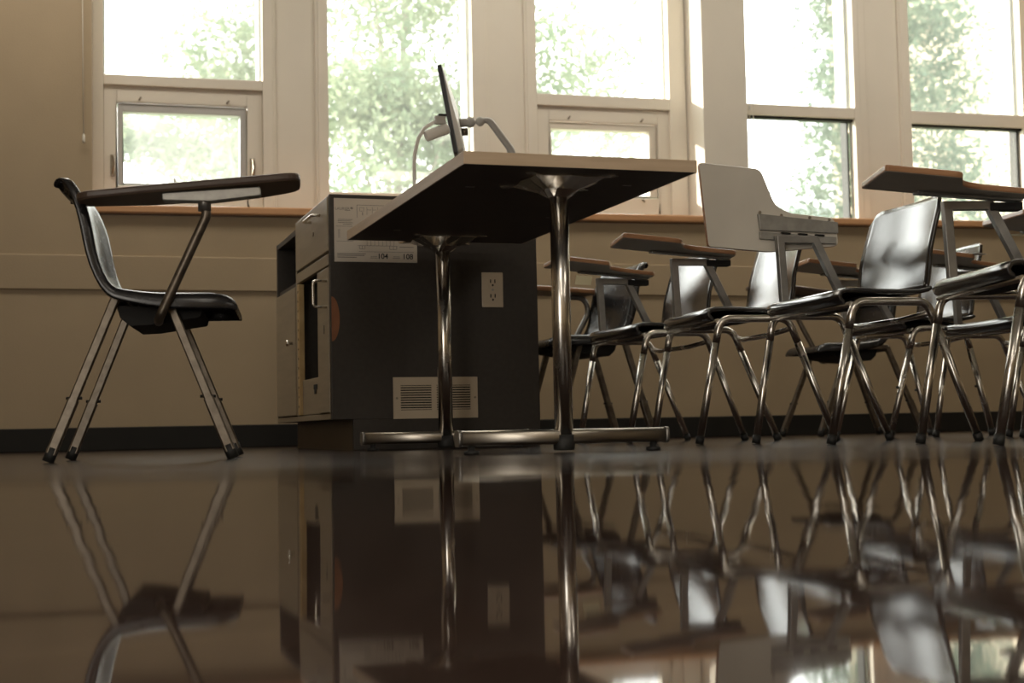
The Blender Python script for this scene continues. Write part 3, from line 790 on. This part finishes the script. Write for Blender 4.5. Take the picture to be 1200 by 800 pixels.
bk.add(vs,[(0,1,2,3)[::-1],(4,5,6,7),(0,1,5,4),(1,2,6,5),(2,3,7,6),(3,0,4,7)]).build('back_cover',M['white'],mo,bevel=.006)
slab(MB(),-.185,.235,-.16,.16,-.0128,-.012).build('screen',M['black'],mo)
k0=mp(.0,-.02,.028); k1=k0+Vector((.045,0,.006)); k2=k1+Vector((.035,-.02,.0))
arm=MB().tube([k0,k1],.018,16).build('mount_head',M['lgrey'],mo)
MB().tube([k0+Vector((.01,0,-.035)),k0+Vector((.03,0,-.033))],.016,14).build('tension_knob',M['brass'],mo)
bpy.data.objects  # arm follows
def ball(mb,c,r,seg=14):
    prof=[(max(.0005,r*math.sin(PI*i/8)),c.z-r*math.cos(PI*i/8)) for i in range(9)]
    return mb.lathe(prof,c.x,c.y,seg)
ball(MB(),k1,.022).build('ball_joint',M['lgrey'],mo)
ball(MB(),k2,.019).build('ball_joint',M['lgrey'],mo)
pts=fillet([k2,k2+Vector((.035,0,.010)),k2+Vector((.13,.02,-.10)),k2+Vector((.16,.03,-.2)),Vector((.245,.05,.02))],[.03,.05,.05],6)
MB().tube(pts,[.011+.009*i/(len(pts)-1) for i in range(len(pts))],16).build('swing_arm',M['lgrey'],mo)
MB().lathe([(.05,0),(.05,.012),(.026,.018),(.024,.05)],.245,.05,20).build('arm_base',M['lgrey'],mo)

dc=empty('document_camera',(1.278,5.10,HT)); dc.scale=(.94,)*3
tag(dc,'white document camera on a gooseneck stem beside the monitor','document camera')
MB().prism(round_poly([(-.07,-.05),(.09,-.05),(.09,.06),(-.07,.06)],.02,4),lambda u,v,t:(u,v,t),0,.028).build('base',M['white'],dc,bevel=.004)
gp=[(0,0,.026),(0,0,.15),(.004,0,.20),(.018,0,.255),(.045,0,.298),(.08,0,.320),(.105,0,.325),(.13,0,.322)]
MB().tube(gp,.0075,12).build('gooseneck',M['white'],dc)
hd=Vector((.045,-.01,.262)); he=Vector((.135,-.01,.298))
MB().tube([hd,hd.lerp(he,.04),hd.lerp(he,.96),he],[.019,.022,.022,.019],18).build('camera_head',M['white'],dc)
MB().box(.082,.125,-.022,.002,.312,.345).build('head_bracket',M['lgrey'],dc,bevel=.004)
MB().box(.095,.13,-.025,.005,.343,.352).build('switch',M['black'],dc,bevel=.003)

# notes
sheet('paper_note','pale square note hanging under the tablet crossed by the near table post',[(1.925,5.19,.611),(1.99,5.19,.608),(1.992,5.175,.640),(1.927,5.175,.643)],M['note'],'note')
sheet('paper_note','folded yellowish paper hanging under the tablet corner at the right edge',[(3.00,4.02,.668),(3.13,3.93,.672),(3.09,3.86,.640)],M['note'],'paper')
def on_desk(rt,p):
    c,s=math.cos(rt.rotation_euler[2]),math.sin(rt.rotation_euler[2]); k=rt.scale[0]
    return (rt.location.x+k*(c*p[0]-s*p[1]),rt.location.y+k*(s*p[0]+c*p[1]),k*p[2])
sheet('paper_scrap','white paper scrap on the tablet corner of the small dark desk at right',[on_desk(dF,p) for p in ((-.235,-.05,.712),(-.185,-.045,.708),(-.19,-.005,.708),(-.238,-.01,.712))],M['white'],'paper scrap')

# ------------------------------------------------------------------ outside
struct(MB().box(-60,90,9,160,-4.4,-4.2).build('ground',M['ground']))
def leaf_tree(name,label,x,y,zb,h,clusters,nleaf,size,mat,trunks,seed):
    rnd=random.Random(seed)
    root=empty(name,(x,y,zb)); tag(root,label,'tree')
    m=MB()
    for pts,rad in trunks: m.tube(pts,rad,7)
    m.build('trunk',M['bark'],root)
    vs=[];fs=[]
    tw=sum(c[4] for c in clusters)
    for (cx,cy,cz,rr,wt) in clusters:
        subs=[]
        for _ in range(max(6,int(26*wt))):
            while True:
                a=Vector((rnd.uniform(-1,1),rnd.uniform(-1,1),rnd.uniform(-1,1)))
                if a.length<=1: break
            subs.append(Vector((cx,cy,cz))+Vector((a.x*rr[0],a.y*rr[1],a.z*rr[2])))
        for _ in range(int(nleaf*wt/tw)):
            p=rnd.choice(subs)+Vector((rnd.gauss(0,.26),rnd.gauss(0,.26),rnd.gauss(0,.13)))
            n=Vector((rnd.gauss(0,.6),rnd.gauss(0,.6),rnd.gauss(0,1))).normalized()
            t=n.orthogonal().normalized(); t.rotate(Matrix.Rotation(rnd.uniform(0,6.28),3,n)); b=n.cross(t)
            s=size*rnd.uniform(.6,1.3); i=len(vs)
            vs += [p-t*s, p-b*s*.42+n*s*.1, p+t*s, p+b*s*.42+n*s*.1]; fs.append((i,i+1,i+2,i+3))
    me=bpy.data.meshes.new('foliage'); me.from_pydata([tuple(v) for v in vs],[],fs); me.materials.append(mat)
    o=bpy.data.objects.new('foliage',me); COL.objects.link(o); o.parent=root; o['kind']='stuff'
    return root
# light airy tree filling the second window and reaching into the third
rnd=random.Random(3)
cl=[]
for k in range(95):
    cl.append((rnd.uniform(-1.75,1.55),rnd.uniform(-1.2,1.2),rnd.uniform(5.4,13.2),(.75,.8,.30),1.0))
for k in range(7): cl.append((rnd.uniform(1.5,2.6),rnd.uniform(-.8,.8),rnd.uniform(7.6,9.8),(.5,.6,.22),.8))
for k in range(18): cl.append((rnd.uniform(-1.85,-.1),rnd.uniform(-1,1),rnd.uniform(6.9,8.9),(.6,.7,.3),1.0))
tr=[([(-.9,0,0),(-.9,0,4),(-.85,.1,7),(-.7,0,10),(-.3,0,13)],[.09,.075,.06,.045,.02])]
for a in ((-1.5,.3,9.0),(.2,-.3,9.3),(-1.3,-.5,10.6),(.9,.5,10.2),(-1.6,.2,8)): tr.append(([(-.88,0,5.6),(-.9+(a[0]+.9)*.45,a[1]*.5,a[2]-1.6),a],[.045,.03,.012]))
leaf_tree('leafy_tree','airy pale green tree filling the window behind the monitor',5.25,18.5,-4.2,14,cl,36000,.066,M['leaf'],tr,11)
cl=[]
for k in range(24): cl.append((rnd.uniform(-.85,.6),rnd.uniform(-.8,.8),rnd.uniform(8.8,12.4),(.5,.6,.28),1.0))
tr=[([(.4,0,0),(.4,0,5),(.3,0,9),(.1,0,12)],[.08,.07,.045,.02]),([(.4,0,5.5),(-.1,.2,8),(-.4,.2,10)],[.04,.028,.012])]
leaf_tree('leafy_tree','pale green tree at the right side of the leftmost window',2.95,22.6,-4.2,12,cl,6000,.075,M['leaf'],tr,12)
cl=[]
rc=random.Random(21)
for k in range(34):
    z=5.4+k*.27; w=2.05 if z<8 else max(.5,2.05-.12*(z-8))
    for q in range(5):
        a=q*2*PI/5+rc.uniform(-.5,.5)+k; rr=w*rc.uniform(.45,.72)
        cl.append((rr*math.cos(a),rr*math.sin(a),z+rc.uniform(-.1,.1),(w*.30,w*.30,.22),.35))
leaf_tree('columnar_tree','upright dark green tree seen through the two right-hand windows',14.12,22,-4.2,15,cl,40000,.068,M['leafdark'],[([(0,0,0),(0,0,8),(0,0,14)],[.16,.12,.03])],13)
cl=[]
for k in range(24): cl.append((rnd.uniform(-1.6,1.7),rnd.uniform(-1,1),rnd.uniform(8.0,11.0),(.8,.9,.4),1.0))
leaf_tree('leafy_bush','hazy bush seen low in the leftmost window above the shell desk',2.7,30,-4.2,5,cl,9000,.10,M['leaf'],[([(0,0,0),(0,0,7)],[.12,.04])],14)
# pale buildings far off
b=empty('distant_building',(25.5,50,-4.2)); tag(b,'low pale blue-grey building far off below the right-hand windows','building')
MB().box(-9,7,0,10,0,12.4).build('wall',M['roofgrey'],b); MB().box(-9.2,7.2,-.2,10.2,12.4,12.65).build('roof_edge',M['roofgrey'],b)
b=empty('neighbouring_building',(23.6,30,-4.2)); tag(b,'cream building standing close at the far right of the windows','building')
MB().box(-1.2,6,0,8,0,20).build('wall',M['bld'],b); MB().box(-1.3,6.1,-.12,0,9.2,9.4).build('string_course',M['bld'],b)

# ------------------------------------------------------------------ light
wd=bpy.data.worlds.new('sky'); scene.world=wd; wd.use_nodes=True
bg=wd.node_tree.nodes['Background']; bg.inputs['Color'].default_value=(1.0,.985,.955,1); bg.inputs['Strength'].default_value=3.3
sun=bpy.data.lights.new('sun','SUN'); sun.energy=5.0; sun.angle=.02; sun.color=(1,.89,.74)
so=bpy.data.objects.new('sun',sun); COL.objects.link(so)
so.rotation_euler=Vector((1.75,-1.0,-.44)).to_track_quat('-Z','Y').to_euler()
# portals help the sky find its way in
def area(name,loc,size,dirv,energy,color=(1,1,1),portal=False):
    l=bpy.data.lights.new(name,'AREA'); l.shape='RECTANGLE'; l.size,l.size_y=size; l.energy=energy; l.color=color
    if portal: l.cycles.is_portal=True
    o=bpy.data.objects.new(name,l); COL.objects.link(o); o.location=loc
    o.rotation_euler=Vector(dirv).to_track_quat('-Z','Y').to_euler(); return o
area('window_portal',(1.78,D+.33,2.05),(3.2,1.75),(0,-1,0),1,portal=True)
area('window_portal',(4.63,D+.33,2.05),(2.05,1.75),(0,-1,0),1,portal=True)
# added overhead fill lights, all out of view, to brighten the room
for x,y,e in ((.0,6.05,11),(2.4,6.05,10.5),(4.8,6.05,10.5),(.4,.6,8),(4.2,.6,8),(.4,-1.8,12),(4.2,-1.8,12)):
    t=empty('overhead_fill_panel',(x,y,ZC)); tag(t,'added fill light panel overhead, out of the picture','fill light','added fill lights')
    MB().box(-.62,.62,-.32,.32,-.02,0).build('housing',M['frame'],t)
    area('overhead_fill_lamp',(x,y,ZC-.03),(1.2,.6),(0,0,-1),e,(1,.90,.76))

area('left_fill_light',(XL+.03,-.2,1.26),(4.6,2.2),(1,.12,0),80,(1,.93,.83))  # unseen fill added at the left wall to lift the interior
scene.view_settings.view_transform='Standard'; scene.view_settings.look='None'
scene.view_settings.gamma=1.0; scene.view_settings.use_curve_mapping=False
scene.view_settings.exposure=1.0
cy=scene.cycles
cy.use_denoising=True; cy.max_bounces=10; cy.diffuse_bounces=5; cy.glossy_bounces=6; cy.transparent_max_bounces=12; cy.transmission_bounces=8
cy.sample_clamp_indirect=6; cy.caustics_reflective=True; cy.blur_glossy=.6; cy.caustics_refractive=False
